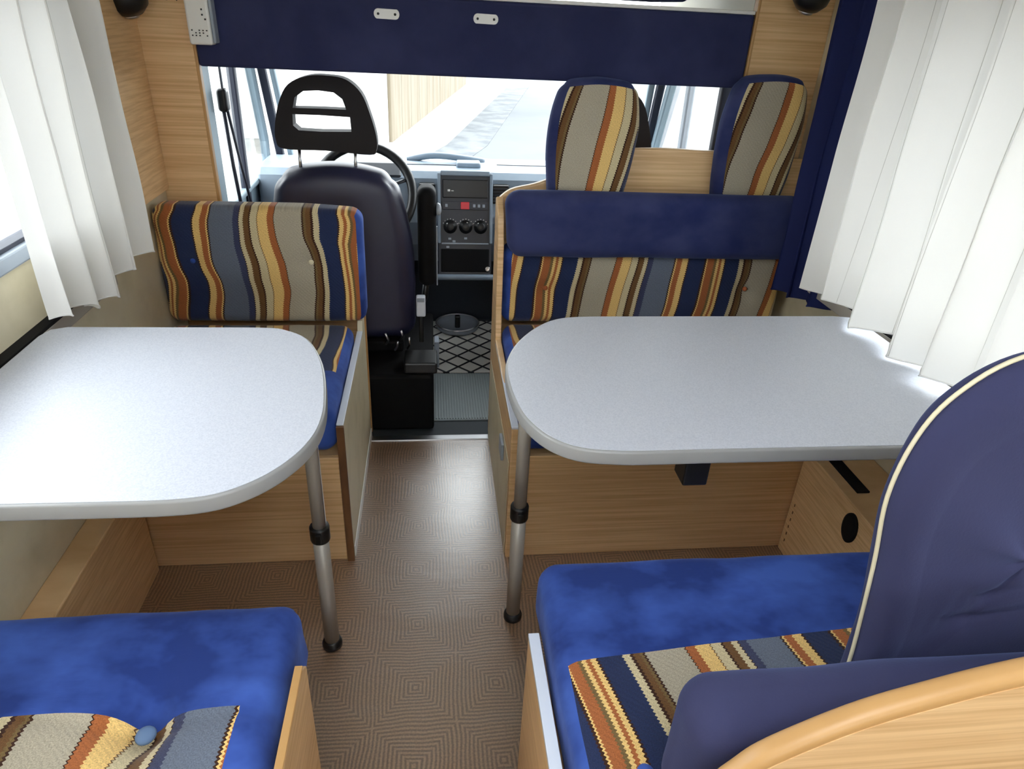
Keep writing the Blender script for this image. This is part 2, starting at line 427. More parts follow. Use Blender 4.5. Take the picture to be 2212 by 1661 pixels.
# ceiling with a roof hatch
HX0, HX1, HY0, HY1 = -.42, .46, -.75, .25
struct(boxes('ceiling', [((XL-.03, YB, ZC), (HX0, 2.6, ZC+.03)), ((HX1, YB, ZC), (XR+.03, 2.6, ZC+.03)),
                         ((HX0, YB, ZC), (HX1, HY0, ZC+.03)), ((HX0, HY1, ZC), (HX1, 2.6, ZC+.03))], ceil_m, bev=0))
def window_panes(name, axis_c, y0, y1, z0, z1, side, label):
    r = bpy.data.objects.new(name, None); C.objects.link(r); r.location = (axis_c, (y0+y1)/2, z0); tag(r, label, kind='structure')
    x = axis_c
    ins = x + side*.012
    a, b_ = sorted((x-.03*side, ins))
    boxes('window_frame', [((a, y0, z0-.002), (b_, y1, z0+.028)), ((a, y0, z1-.028), (b_, y1, z1)), ((a, y0, z0+.028), (b_, y0+.03, z1-.028)), ((a, y1-.03, z0+.028), (b_, y1, z1-.028))], grey_frame, r, bev=.004)
    a, b_ = sorted((x-.028*side, x+side*.001))
    boxes('gasket', [((a, y0+.03, z0+.028), (b_, y1-.03, z0+.036)), ((a, y0+.03, z1-.036), (b_, y1-.03, z1-.028)),
                     ((a, (y0+y1)/2-.012, z0+.036), (b_, (y0+y1)/2+.012, z1-.036))], gasket, r, bev=.001)
    a, b_ = sorted((x-.022*side, x-.016*side))
    box('pane', (a, y0+.02, z0+.02), (b_, y1-.02, z1-.02), glass, r, bev=0)
    return r
window_panes('window_1', XL, *WL, 1, 'side window in the left wall behind the white curtain')
window_panes('window_2', XR, *WR, -1, 'side window in the right wall behind the pleated white curtain')
r = bpy.data.objects.new('window_3', None); C.objects.link(r); r.location = (.12, .1, ZC); tag(r, 'frosted roof hatch in the ceiling', kind='structure')
boxes('hatch_frame', [((HX0-.03, HY0-.03, ZC-.02), (HX1+.03, HY0, ZC+.05)), ((HX0-.03, HY1, ZC-.02), (HX1+.03, HY1+.03, ZC+.05)),
                      ((HX0-.03, HY0, ZC-.02), (HX0, HY1, ZC+.05)), ((HX1, HY0, ZC-.02), (HX1+.03, HY1, ZC+.05))], white_pl, r)
box('pane', (HX0, HY0, ZC+.035), (HX1, HY1, ZC+.037), frosted, r, bev=0)
# lower wall ducts
struct(box('baseboard_left', (XL, .72, 0), (-.70, 1.388, .274), wood, bev=.003), 'low wooden duct along the left wall under the table')
t = thing('heater_box', 'low beech box along right wall under the right table, with black oval vent', 'box', (.96, .9, 0))
box('body', (.96, .42, 0), (XR-.003, 1.385, .33), wood, t, bev=.003)
box('top_slot', (.992, 1.20, .330), (1.024, 1.335, .335), black_m, t, bev=.001)
Mo = Matrix.Translation((.9585, 1.143, .276)) @ Matrix.Rotation(-pi/2, 4, 'Y') @ Matrix.Diagonal((1.5, 1, 1, 1))
lathe('vent', [(.026, -.003), (.026, .004), (.020, .006), (.004, .004)], Mo, black_m, t)
for k in range(6): box('staple', (.9585, 1.362, .04+k*.024), (.9605, 1.365, .048+k*.024), wood_dark, t, bev=0)
# wall ledges the tables hang on
def rail(name, x0, x1, y0, y1, label, side):
    t = thing(name, label, 'rail', ((x0+x1)/2, y0, .68))
    box('channel', (x0, y0, .682), (x1, y1, .714), leg_m, t, bev=.002)
    a = (x0, x0+.004) if side > 0 else (x1-.004, x1)
    box('gap_strip', (min(x0, x1)-.001, y0, .714), (max(x0, x1)+.001, y1, .721), black_m, t, bev=.0005)
    return t
rail('wall_rail', XL+.001, XL+.022, .35, 1.62, 'grey metal hanging rail along left wall at the left table edge', 1)
rail('wall_rail', .975, XR-.001, .45, 1.60, 'grey metal hanging rail along right wall beneath the white curtain', -1)
# front partition : wooden panels either side of the cab opening
t = thing('side_partition', 'tall beech partition panel between left curtain and the cab opening', 'panel', (-.7, 2.08, .45))
box('panel', (XL, 2.082, 0), (-.618, 2.10, ZC), wood, t, bev=.002)
box('return_panel', (XL+.0005, 1.80, .80), (XL+.012, 2.0815, ZC), wood, t, bev=.001)
box('panel_edge', (-.6205, 2.0805, .0), (-.612, 2.102, ZC-.46), wood_edge, t, bev=.002)
t = thing('side_partition', 'beech partition panel at upper right beside the dark blue drape', 'panel', (1, 2.08, 1))
box('panel', (.905, 2.075, 0), (XR, 2.10, ZC), wood, t, bev=.002)
box('panel_edge', (.898, 2.0735, .0), (.9065, 2.101, ZC), wood_edge, t, bev=.002)
# blue padded bulkhead
t = thing('bulkhead_panel', 'long dark blue upholstered bulkhead band across the top of the cab opening', 'panel', (.14, 2.09, 1.12))
box('padded_band', (-.6115, 2.076, 1.124), (.897, 2.14, 1.312), panel_blue, t, bev=.008, seg=3)
box('top_moulding', (-.61, 2.079, 1.3125), (.897, 2.16, 1.322), white_pl, t, bev=.002)
for x in (-.114, .148):
    pl = prism('snap_plate', [(x+.0225*(1 if abs(a) < pi/2 else -1)*1 + .011*math.cos(a)*1.0, 1.269+.0125*math.sin(a)) for a in [k*pi/8-pi+.001 for k in range(16)]], 'y', 2.0735, 2.0775, white_pl, t, bev=.001)
    pl['label'] = 'white oval plate with two dark screws'
    for s in (-1, 1):
        lathe('screw', [(.0032, 0), (.0032, .001), (.001, .0012)], Matrix.Translation((x+s*.022, 2.0732, 1.269)) @ Matrix.Rotation(pi/2, 4, 'X'), black, pl, 12)
# alcove above the cab
struct(box('ceiling_alcove', (-.612, 2.105, 1.49), (.898, 3.05, 1.52), ceil_m, bev=0))
r = bpy.data.objects.new('alcove_light_opening', None); C.objects.link(r); r.location = (.14, 3.0, 1.31); tag(r, 'added glazed opening lighting the alcove above the cab', kind='structure')  # invented glazed opening, kept so the alcove stays bright
box('pane', (-.60, 3.0, 1.315), (.89, 3.008, 1.49), glass, r, bev=0)
struct(boxes('wall_alcove_sides', [((-.65, 2.105, 1.30), (-.615, 3.0, 1.52)), ((.90, 2.105, 1.30), (.935, 3.0, 1.52))], ceil_m, bev=0))
struct(box('wall_alcove', (-.61, 2.16, 1.30), (.897, 3.0, 1.315), white_pl, bev=0), 'white alcove shelf above the cab')
t = thing('folded_cushion', 'blue folded cushion lying in the white alcove above the bulkhead band', 'cushion', (.58, 2.25, 1.32))
soft_block('cover', (.40, 2.18, 1.336), (.74, 2.5, 1.43), .02, (6, 6, 2), [('cover', velvet_d, lambda p, n: True)], t)
# control box, speakers
t = thing('control_box', 'white control box mounted at left end of the blue bulkhead band', 'control box', (-.58, 2.05, 1.17))
box('housing', (-.613, 2.035, 1.178), (-.556, 2.075, 1.35), white_pl, t, bev=.006, seg=3)
box('side_cover', (-.5555, 2.04, 1.182), (-.548, 2.075, 1.35), grey_frame, t, bev=.003)
for i in range(5):
    for j in range(3):
        if (i*3+j) % 4 != 1: box('indicator_dot', (-.604+i*.009, 2.0335, 1.198+j*.006), (-.6005+i*.009, 2.0352, 1.201+j*.006), black, t, bev=.0005)
for q in ((-.574, 1.245), (-.574, 1.257), (-.568, 1.235)): box('indicator_dot', (q[0], 2.0335, q[1]), (q[0]+.004, 2.0352, q[1]+.004), black, t, bev=.0005)
def spot(x, y, z, label, wall):
    t = thing('reading_lamp', label, 'lamp', (x, y, z))
    M_ = Matrix.Translation((x, y, z)) @ Matrix.Rotation(.35, 4, 'X')
    lathe('shade', [(.004, -.045), (.03, -.042), (.046, -.024), (.05, .0), (.046, .02), (.03, .035), (.006, .04)], M_, black, t)
    lathe('bulb_glass', [(.018, -.052), (.02, -.046), (.014, -.040)], M_, metal, t, 16)
    tube('arm', [(x, y, z+.035), (x, y+.02, z+.07), (wall, y+.05, z+.10)], .009, black, t)
    box('wall_plate', (wall-.022, 2.045, z+.07), (wall+.022, 2.074, z+.13), black, t, bev=.004)
spot(-.765+.03, 2.0, 1.285, 'black round reading lamp at top left above the white curtain', -.70)
spot(1.0, 1.98, 1.372, 'black round reading lamp at top right beside the blue drape', 1.0)
bm = bmesh.new()
for k in range(7): add_tube(bm, [(-.688+k*.008, 2.07, 1.33), (-.686+k*.008, 2.068, 1.275+.004*(k % 3))], .0014, 6)
o = from_bm('hook_fringe', bm, black, None, True); tag(o, 'short black fringe hanging at the top of the left beech partition', 'fringe')
o.location = (0, 0, 0)
# ================================================================ BENCHES
# -- left far bench
t = thing('bench_box', 'beech bench box under the striped seat behind the left table', 'bench', (-.48, 1.4, 0))
box('front_panel', (XL+.002, 1.400, 0), (-.231, 1.415, .325), wood, t, bev=.002)
box('lid', (XL+.002, 1.416, .309), (-.231, 2.03, .322), wood, t, bev=.001)
prism('side_panel', [(1.396, 0), (2.0, 0), (2.0, .448), (1.945, .448), (1.93, .415), (1.396, .415)], 'x', -.229, -.213, cream, t, bev=.002)
prism('front_edging', [(1.392, 0), (1.399, 0), (1.399, .417), (1.392, .417)], 'x', -.2295, -.2115, wood_dark, t, bev=.001)
box('rear_edging', (-.230, 2.018, 0), (-.2105, 2.032, .52), wood_edge, t, bev=.002)
box('top_edging', (-.2295, 1.4, .416), (-.2125, 1.93, .4205), trim_w, t, bev=.001)
box('kick_strip', (-.2125, 1.41, 0), (-.2095, 1.99, .035), white_pl, t, bev=.001)
box('back_board', (XL+.002, 2.052, 0), (-.231, 2.066, .75), wood, t, bev=.002)
# -- right far bench with arched wooden back shell
t = thing('bench_box', 'beech bench box with tall arched back shell behind the right table', 'bench', (.6, 1.39, 0))
box('front_panel', (.207, 1.389, 0), (XR-.003, 1.404, .325), wood, t, bev=.002)
box('lid', (.207, 1.405, .309), (XR-.003, 2.0, .322), wood, t, bev=.001)
prism('side_panel', [(1.385, 0), (2.018, 0), (2.018, .81), (1.985, .82), (1.93, .78), (1.90, .70), (1.89, .50), (1.87, .42), (1.385, .405)], 'x', .186, .204, wood, t, bev=.003)
box('lower_cladding', (.1835, 1.40, 0), (.1855, 1.975, .30), cream, t, bev=.001)
box('top_edging', (.1855, 1.387, .406), (.2035, 1.86, .412), trim_w, t, bev=.001)
box('latch', (.1755, 1.50, .235), (.1835, 1.56, .285), grey_frame, t, bev=.002)
arch = [(.19, .30), (.19, .80)] + [(.23, .832), (.30, .850), (.36, .874), (.45, .925), (.52, .95), (.585, .957), (.69, .960), (.80, .957), (.90, .955), (XR-.004, .94), (XR-.004, .30)]
bs = prism('back_board', [tuple(p) for p in [(.19, .30)]]+[(p.x, p.y) for p in catmull([(q[0], q[1], 0) for q in arch[1:-1]], 4)]+[(XR-.004, .30)], 'y', 2.022, 2.045, wood, t, bev=.006)
# cream side board between table and seats (right), left already wall
# -- near left bench
t = thing('bench_box', 'beech bench box under the blue cushion at lower left', 'bench', (-.45, .5, 0))
box('front_panel', (-.698, .66, 0), (-.208, .675, .33), wood, t, bev=.002)
box('lid', (XL+.002, .1, .315), (-.208, .655, .329), wood, t, bev=.001)
prism('side_panel', [(.12, 0), (.705, 0), (.705, .44), (.68, .462), (.12, .462)], 'x', -.200, -.189, wood, t, bev=.002)
box('top_edging', (-.200, .12, .4622), (-.189, .685, .466), wood_edge, t, bev=.001)
# -- near right bench
t = thing('bench_box', 'beech bench box with pale edging under the striped seat at lower right', 'bench', (.55, .5, 0))
box('front_panel', (.17, .70, 0), (.955, .715, .33), wood, t, bev=.002)
box('lid', (.17, .40, .315), (.955, .70, .329), wood, t, bev=.001)
box('side_panel', (.150, .36, 0), (.1655, .775, .395), wood, t, bev=.002)
box('top_edging', (.1495, .36, .3955), (.1675, .775, .404), trim_w, t, bev=.001)
# ================================================================ CUSHIONS
def gauss(p, c, s): return math.exp(-((p[0]-c[0])**2+(p[1]-c[1])**2)/(s*s))
def nzv(p, sc, k=0): return noise.noise(Vector((p[0]*sc+k, p[1]*sc, p[2]*sc)))
def button(x, y, z, nrm, mt, parent, r=.011):
    M_ = Matrix.Translation((x, y, z)) @ Vector(nrm).to_track_quat('Z', 'Y').to_matrix().to_4x4()
    o = lathe('button', [(r*.8, -.004), (r, 0), (r*.9, .003), (r*.55, .0055), (r*.1, .0065)], M_, mt, parent, 18)
    return o
# near left seat
B1 = (-.382, .611)
def d_nl(v, p, n):
    v = v.copy()
    u = (p.x+.48)/.27; w_ = (p.y-.5)/.31
    if n.z > .3:
        v.z += .014*max(0, 1-u**2)*max(0, 1-w_**2)*n.z
        v.z -= .034*gauss(p, B1, .035)+.016*gauss(p, B1, .085)
        v.z -= .018*math.exp(-((p.x-B1[0])/.022)**2)*(1 if p.y > B1[1] else .3)*max(0, 1-(p.y-B1[1])/.16 if p.y > B1[1] else 1)
        # welt valley between the velvet front and the striped panel
        yy = B1[1]+.022*(1-gauss(p, B1, .12)**.5)
        v.z -= .006*math.exp(-((p.y-yy)/.008)**2)
        # pulled creases
        for cy, cx, a in ((.745, -.28, .0018), (.715, -.27, .0022), (.685, -.27, .002), (.70, -.5, .0012), (.655, -.55, .002)):
            v.z -= a*math.exp(-((p.y-cy-.02*(p.x-cx))/.0035)**2)*math.exp(-((p.x-cx)/.07)**2)
    v += n*.003*nzv(p, 14)
    if n.x > .5: v.x += .003*math.sin(p.z*40)
    return v
t = thing('seat_cushion', 'blue velvet seat cushion with one button and striped centre at lower left', 'cushion', (-.48, .5, .336))
s_nl = stripe_mat('striped_weave_near_left', .486, .381, 1, .008, 3.1, 1.1, wave=3, slant=-.06)
soft_block('c', (XL+.002, .18, .337), (-.207, .822, .462), .038, (46, 52, 4),
           [('striped_panel', s_nl, lambda p, n: n.z > .5 and p.y < .628 and p.x < -.262), ('velvet_cover', velvet, lambda p, n: True)],
           t, d_nl, ((-.262,), (.628,), ()))
button(B1[0], B1[1]+.002, .434, (0, -.1, 1), mat('grey_blue_button', (96, 122, 158), .8), t, .0135)
# near right seat
B2 = (.262, .500)
def d_nr(v, p, n):
    v = v.copy(); u = (p.x-.56)/.39; w_ = (p.y-.62)/.3
    if n.z > .3:
        v.z += .008*max(0, 1-u**4)*max(0, 1-w_**2)*n.z
        v.y -= .034*max(0, 1-(p.x-.19)/.5)*max(0, 1-abs(p.y-.70)/(.15 if p.y > .7 else .28))
        v.z -= .014*gauss(p, B2, .03)
        v.z -= .002*math.exp(-((p.y-.78-.03*(p.x-.45))/.004)**2)*math.exp(-((p.x-.48)/.14)**2)
    v += n*.0025*nzv(p, 11, 5)
    return v
t = thing('seat_cushion', 'seat cushion with blue velvet front and striped rear half at lower right', 'cushion', (.55, .65, .336))
s_nr = stripe_mat('striped_weave_near_right', .430, -.176/.430-.24*.2/.43, 1, .006, 7.3, 1.0, wave=3, slant=.2)
soft_block('c', (.176, .40, .338), (.955, .888, .462), .034, (56, 40, 4),
           [('striped_panel', s_nr, lambda p, n: n.z > .5 and p.y < .70 and p.x > .185), ('velvet_cover', velvet, lambda p, n: True)],
           t, d_nr, ((.185,), (.70,), ()))
button(B2[0], B2[1], .4565, (0, 0, 1), velvet, t, .012)
# far left seat
def d_fl(v, p, n):
    v = v.copy()
    if n.z > .3: v.z += .006*max(0, 1-((p.x+.49)/.27)**4)*max(0, 1-((p.y-1.67)/.26)**4)
    v += n*.002*nzv(p, 12, 2); return v
t = thing('seat_cushion', 'striped seat cushion with blue velvet front edge behind the left table', 'cushion', (-.48, 1.65, .33))
s_fl = stripe_mat('striped_weave_far_left', .50, -.192/.50, -1, .030, 1.2, 1.05, wave=6)
soft_block('c', (XL+.002, 1.405, .330), (-.234, 1.915, .456), .034, (30, 28, 4),
           [('striped_panel', s_fl, lambda p, n: n.z > .5 and p.y > 1.60 and p.x < -.245), ('velvet_cover', velvet, lambda p, n: True)],
           t, d_fl, ((-.245,), (1.60,), ()), uvf=lambda p: (p.x, -p.y+2.37))
# far left backrest
B3, B4 = (-.663, .640), (-.342, .640)
def d_flb(v, p, n):
    v = v.copy()
    if n.y < -.3:
        for b in (B3, B4):
            g = math.exp(-((p.x-b[0])**2+(p.z-b[1])**2)/.03**2); v.y += .014*g
            v.y += .004*math.exp(-((p.z-b[1])/.010)**2)*math.exp(-((p.x-b[0]+.03)/.05)**2)
        v.y -= .010*max(0, 1-((p.x+.48)/.27)**4)*max(0, 1-((p.z-.6)/.18)**2)
    v.y += .10*max(0, (v.z-.46))*.35
    if v.z > .70: v.z -= .010*((p.x+.48)/.28)**2*(1 if p.x > -.48 else .3)
    v += n*.002*nzv(p, 12, 9); return v
t = thing('backrest_cushion', 'striped backrest cushion with two buttons behind the left table', 'cushion', (-.48, 1.96, .46))
soft_block('c', (XL+.003, 1.905, .455), (-.196, 2.0, .792), .032, (32, 4, 26),
           [('velvet_cover', velvet, lambda p, n: n.x > .5 or p.x > -.206), ('striped_panel', s_fl, lambda p, n: True)],
           t, d_flb, ((-.206,), (), ()), uvf=lambda p: (p.x, p.z))
button(B3[0], 1.912+.008, B3[1], (0, -1, 0), velvet, t, .008); button(B4[0], 1.912+.008, B4[1], (0, -1, 0), piping_m, t, .008)
# far right seat
t = thing('seat_cushion', 'long seat cushion on the far right bench, mostly hidden under the right table', 'cushion', (.6, 1.65, .33))
s_fr = stripe_mat('striped_weave_far_right', .500, -.305/.500+.60*.1/.5, 1, .016, 4.6, .95, wave=5, slant=-.10)
soft_block('c', (.208, 1.392, .330), (XR-.004, 1.925, .456), .034, (30, 24, 4),
           [('striped_panel', s_fr, lambda p, n: n.z > .5 and p.y > 1.60 and p.x > .222), ('velvet_cover', velvet, lambda p, n: True)],
           t, d_fl if False else None, ((.222,), (1.60,), ()), uvf=lambda p: (p.x, -p.y+2.37))
# far right backrest, striped lower + velvet roll
def d_frb(v, p, n):
    v = v.copy()
    if n.y < -.3:
        v.y -= .010*max(0, 1-((p.x-.62)/.42)**4)*max(0, 1-((p.z-.57)/.13)**2)
        for b in ((.334, .570), (.958, .571)): v.y += .016*math.exp(-((p.x-b[0])**2+(p.z-b[1])**2)/.028**2)
    v += n*.002*nzv(p, 12, 4); return v
t = thing('backrest_cushion', 'wide striped backrest cushion topped by a dark blue velvet roll, far right bench', 'cushion', (.62, 1.96, .46))
soft_block('c', (.206, 1.905, .455), (1.075, 2.005, .690), .030, (44, 4, 18),
           [('velvet_side', velvet, lambda p, n: n.x < -.5 or p.x < .226), ('striped_panel', s_fr, lambda p, n: True)],
           t, d_frb, ((.226,), (), ()), uvf=lambda p: (p.x, p.z))
for b in ((.334, .570), (.958, .571)): button(b[0], 1.9105, b[1], (0, -1, 0), mat('rust_button', (168, 92, 52), .8), t, .0075)
def d_roll(v, p, n):
    v = v.copy(); v.x += .014*(1 if p.x < .5 else 0)*max(0, (.86-p.z)/.18)*max(0, 1-(p.x-.2)/.1)
    v += n*.0025*nzv(p, 6, 1); return v
soft_block('c', (.196, 1.838, .678), (1.07, 1.930, .863), .045, (30, 6, 10), [('velvet_roll', velvet_d, lambda p, n: True)], t, d_roll)
# head restraints of the far right bench
def headrest(label, x0, x1, z0, z1, y0, y1, bot, lean, smat, tiltx):
    t = thing('head_restraint', label, 'headrest', ((x0+x1)/2, (y0+y1)/2, z0))
    cx = (x0+x1)/2
    def d(v, p, n):
        v = v.copy(); k = (p.z-z0)/(z1-z0)
        wsc = (bot+(1-bot)*math.sin(min(1, k/.6)*pi/2))*(1-.20*max(0, (k-.6)/.4)**2)
        v.z -= .014*((v.x-cx)/((x1-x0)/2))**2*max(0, k-.6)/.4
        v.x = cx+(v.x-cx)*wsc+tiltx*k
        v.y += lean*k - (.012*(1-((p.x-cx)/(x1-x0)*2)**2) if n.y < -.3 else 0)
        v += n*.002*nzv(p, 15, 3); return v
    soft_block('h', (x0, y0, z0), (x1, y1, z1), .030, (18, 6, 22),
               [('striped_panel', smat, lambda p, n: n.y < -.5 and p.x > x0+.020 and p.z < z1-.010 or (n.x > .5 and p.y < y0+.02)), ('velvet_cover', velvet_d, lambda p, n: True)],
               t, d, ((x0+.020,), (y0+.02,), (z1-.010,)), uvf=lambda p: (p.x, p.z))
    return t
s_h1 = stripe_mat('striped_weave_headrest_a', .58, .303-.232/.58, 1, .006, 2.2, 1.05, wave=5, slant=-.13)
s_h2 = stripe_mat('striped_weave_headrest_b', .58, .303-.702/.58, 1, .012, 8.2, .95, wave=6, slant=-.15)
headrest('striped head restraint with grey centre, left of the pair on the far right bench', .312, .566, .79, 1.146, 1.946, 2.020, .80, .0, s_h1, .014)
headrest('striped head restraint beside the dark blue drape, right of the pair', .806, 1.045, .79, 1.172, 1.946, 2.020, .80, .0, s_h2, .014)
# near right backrest (seen from behind), with piping
t = thing('backrest_cushion', 'tall dark blue backrest cushion with cream piping seen from behind at right edge', 'cushion', (.6, .48, .47))
def d_low(v, p, n):
    v = v.copy(); v += n*.004*nzv(p, 9, 2)
    return v
soft_block('c', (.262, .402, .480), (1.0, .50, .672), .042, (30, 6, 12), [('lower_roll', navy_cloth, lambda p, n: True)], t, d_low)
out = catmull([(.515, 0, .50), (.515, 0, .60), (.496, 0, .76), (.480, 0, .86), (.487, 0, .935), (.512, 0, .985), (.565, 0, 1.025), (.66, 0, 1.042), (.76, 0, 1.03), (.815, 0, .99), (.83, 0, .92), (.83, 0, .80), (.825, 0, .50)], 6)
bm = bmesh.new()
cx_, cz_ = .66, .78
rings = []
prof = [(0.0, .512), (.35, .5095), (.62, .508), (.80, .507), (.90, .509), (.955, .514), (.985, .523), (1.0, .535), (.985, .548), (.955, .556), (.85, .562), (.5, .566), (0, .568)]
prof = [prof[0]]+[(.03+.023*k, .5119-.0001*k) for k in range(33)]+prof[3:]
for s, yy in prof[1:-1]:
    ring = []
    for p in out:
        dx, dz = p.x-cx_, p.z-cz_
        y2 = yy
        if yy < .53:  # rear: shallow pulled dish with creases
            X_, Z_ = cx_+dx*s, cz_+dz*s
            y2 += .006*math.cos(min(1, s)*pi/2)*math.sin((X_-.5)*24+Z_*3)
            for cz0, a_ in ((.70, .006), (.735, .005)): y2 += a_*math.exp(-((Z_-cz0-.06*(X_-.6))/.006)**2)*math.exp(-((X_-.615)/.05)**2)
        ring.append(bm.verts.new((cx_+dx*s, y2-.002*math.sin(p.z*30), cz_+dz*s)))
    rings.append(ring)
for A, Bq in zip(rings, rings[1:]):
    for i in range(len(A)):
        j = (i+1) % len(A); bm.faces.new((A[i], A[j], Bq[j], Bq[i]))
bm.faces.new(rings[0]); bm.faces.new(rings[-1][::-1])
from_bm('tall_headpiece', bm, navy_cloth, t, True)
tube('piping', [(p.x-.0015 if p.x < cx_ else p.x+.0015, .535, p.z+(.001 if p.z > .9 else 0)) for p in out], .0024, piping_m, t, 8)
# curved wooden back shell
wc = catmull([(.235, .30, 0), (.245, .52, 0), (.262, .618, 0), (.288, .662, 0), (.316, .691, 0), (.387, .734, 0), (.454, .760, 0), (.543, .786, 0), (.68, .81, 0), (.85, .825, 0), (1.03, .83, 0)], 5)
t = thing('bench_back_shell', 'curved-top light beech back shell in the lower right corner', 'panel', (.6, .38, 0))
prism('board', [(.235, 0)]+[(p.x, p.y) for p in wc]+[(1.03, 0)], 'y', .366, .390, wood_edge, t, bev=.009, seg=4, smooth=True)
prism('veneer_face', [(.250, .001)]+[(p.x+.012*(1 if p.x < .3 else .3), p.y-.012) for p in wc]+[(1.03, .001)], 'y', .3652, .3665, wood, t, bev=0)
# ================================================================ TABLES
def table(label, outline, leg, clampz, bracket=None):
    t = thing('dining_table', label, 'table', (leg[0], leg[1], 0))
    top = prism('tabletop', outline, 'z', .694, .7195, lam_edge, t, bev=.004, seg=3, smooth=True)
    prism('laminate', [(p[0], p[1]) for p in inset(outline, .0045)], 'z', .7190, .7203, laminate, t, bev=0)
    lg = tube('leg', [(leg[0], leg[1], .014), (leg[0], leg[1], clampz)], .0165, leg_m, t, 20)
    tube('upper_tube', [(leg[0], leg[1], clampz), (leg[0], leg[1], .694)], .0135, leg_m, lg, 20)
    box('painted_highlight', (leg[0]+.013, leg[1]-.003, clampz), (leg[0]+.0145, leg[1]+.003, .694), metal, lg, bev=.0005)  # bright metal sliver stands in for the highlight down the upper tube
    lathe('clamp', [(.0195, -.018), (.0205, -.014), (.0205, .014), (.0195, .018)], Matrix.Translation((leg[0], leg[1], clampz)), black, lg, 20)
    box('clamp_lever', (leg[0]-.006, leg[1]-.026, clampz-.012), (leg[0]+.006, leg[1]-.018, clampz+.012), black, lg, bev=.002)
    lathe('foot', [(.022, 0), (.0225, .010), (.0195, .018), (.017, .02)], Matrix.Translation((leg[0], leg[1], .0005)), black, lg, 20)
    box('hinge_plate', (leg[0]-.03, leg[1]-.03, .686), (leg[0]+.03, leg[1]+.03, .694), black, lg, bev=.002)
    if bracket:
        x, y = bracket
        box('folding_catch', (x-.021, y-.015, .622), (x+.021, y+.03, .694), black, t, bev=.003)
        box('under_rail', (x-.2, y-.01, .680), (.93, y+.01, .694), black_m, t, bev=.002)
    return t
def inset(P, d):
    n = len(P); out = []
    ar = sum(P[i][0]*P[(i+1) % n][1]-P[(i+1) % n][0]*P[i][1] for i in range(n))
    s = 1 if ar > 0 else -1
    for i in range(n):
        a, b, c = Vector(P[i-1]), Vector(P[i]), Vector(P[(i+1) % n])
        e1 = (b-a).normalized(); e2 = (c-b).normalized()
        nn = Vector((-e1.y-e2.y, e1.x+e2.x))*s
        if nn.length < 1e-6: nn = Vector((-e1.y, e1.x))*s
        nn.normalize(); out.append((b.x+nn.x*d, b.y+nn.y*d))
    return out
def smooth_run(pts, n=4): return [(p.x, p.y) for p in catmull([(a, b, 0) for a, b in pts], n)]
LT = smooth_run([(-.40, 1.292), (-.325, 1.290), (-.289, 1.279), (-.24, 1.235), (-.198, 1.130), (-.176, 1.004), (-.173, .925), (-.185, .865), (-.210, .815), (-.242, .778), (-.285, .751), (-.34, .741), (-.42, .740)])
LT = LT+[(-.70, .742), (-.733, .76), (-.736, .80), (-.736, 1.25), (-.728, 1.28), (-.70, 1.294)]
table('blue-grey laminate table with rounded aisle end, at left', LT, (-.236, 1.122), .333)
RT = smooth_run([(.42, .830), (.31, .829), (.268, .832), (.228, .839), (.195, .856), (.165, .890), (.142, .945), (.131, 1.02), (.130, 1.10), (.140, 1.155), (.165, 1.220), (.21, 1.29), (.26, 1.334), (.32, 1.348), (.42, 1.350)])
RT = RT+[(.90, 1.354), (.938, 1.345), (.953, 1.32), (.955, 1.0), (.955, .86), (.945, .835), (.92, .828)]
table('long light grey laminate table with rounded aisle end, at right', RT, (.185, 1.178), .325, (.425, .885))
# ================================================================ CURTAINS
stitch_m = mat('grey_thread', (196, 194, 188), .9)
def curtain(name, label, xf, y0, y1, z0, z1, folds, amp, mt, hem, seed=0, ny=220, nz=40, sharp=1.0, flare=.6, stitch=0):
    verts = []; faces = []
    for j in range(nz+1):
        tz = j/nz; z = z1+(z0-z1)*tz
        for i in range(ny+1):
            s = i/ny
            ph = s*folds*2*pi + 1.3*noise.noise(Vector((s*4+seed, tz*.8, seed)))*2
            wv = math.sin(ph)
            wv = math.copysign(abs(wv)**sharp, wv)
            a = amp*(flare+(1-flare)*tz)*(1+.35*noise.noise(Vector((s*9, tz*1.5, seed+3))))
            x = xf + a*wv + .010*noise.noise(Vector((s*12+seed, tz*3, 1.7)))
            y = y0+(y1-y0)*s + .35*a*math.sin(2*ph+.4)
            zz = z + (tz**3)*hem(s) + (.004*math.sin(ph*1+1) if j == nz else 0)
            verts.append((x, y, zz))
    for j in range(nz):
        for i in range(ny):
            a = j*(ny+1)+i; faces.append((a, a+1, a+ny+2, a+ny+1))
    me = bpy.data.meshes.new('drape'); me.from_pydata(verts, [], faces); me.update()
    t = thing(name, label, 'curtain', (xf, (y0+y1)/2, z0))
    o = link('cloth', me, mt, t)
    # hem: a folded band along the bottom edge
    row = nz*(ny+1)
    hb = [Vector(verts[row+i]) for i in range(0, ny+1, 2)]
    h = tube('hem', hb, .0016, mt, t, 6)
    side = -1 if xf > 0 else 1
    for q in range(stitch):
        i = int((q+.45)/stitch*ny)
        tube('stitching', [(verts[j*(ny+1)+i][0]+side*.0006, verts[j*(ny+1)+i][1], verts[j*(ny+1)+i][2]) for j in range(0, nz+1, 2)], .0005, stitch_m, t, 4)
    return t
curtain('curtain', 'white curtain gathered at the left window beside beech partition', -.702, 1.235, 1.715, .755, 1.66, 4.4, .028, white_curtain, lambda s: -.035*math.exp(-((s-.42)/.2)**2)-.02*s, 1.3, 220, 44, stitch=3)
curtain('curtain', 'long pleated white curtain across the right window', .915, .42, 1.50, .738, 1.66, 8.6, .028, white_curtain, lambda s: .008*math.sin(s*37), 4.1, 380, 44, .8, stitch=13)
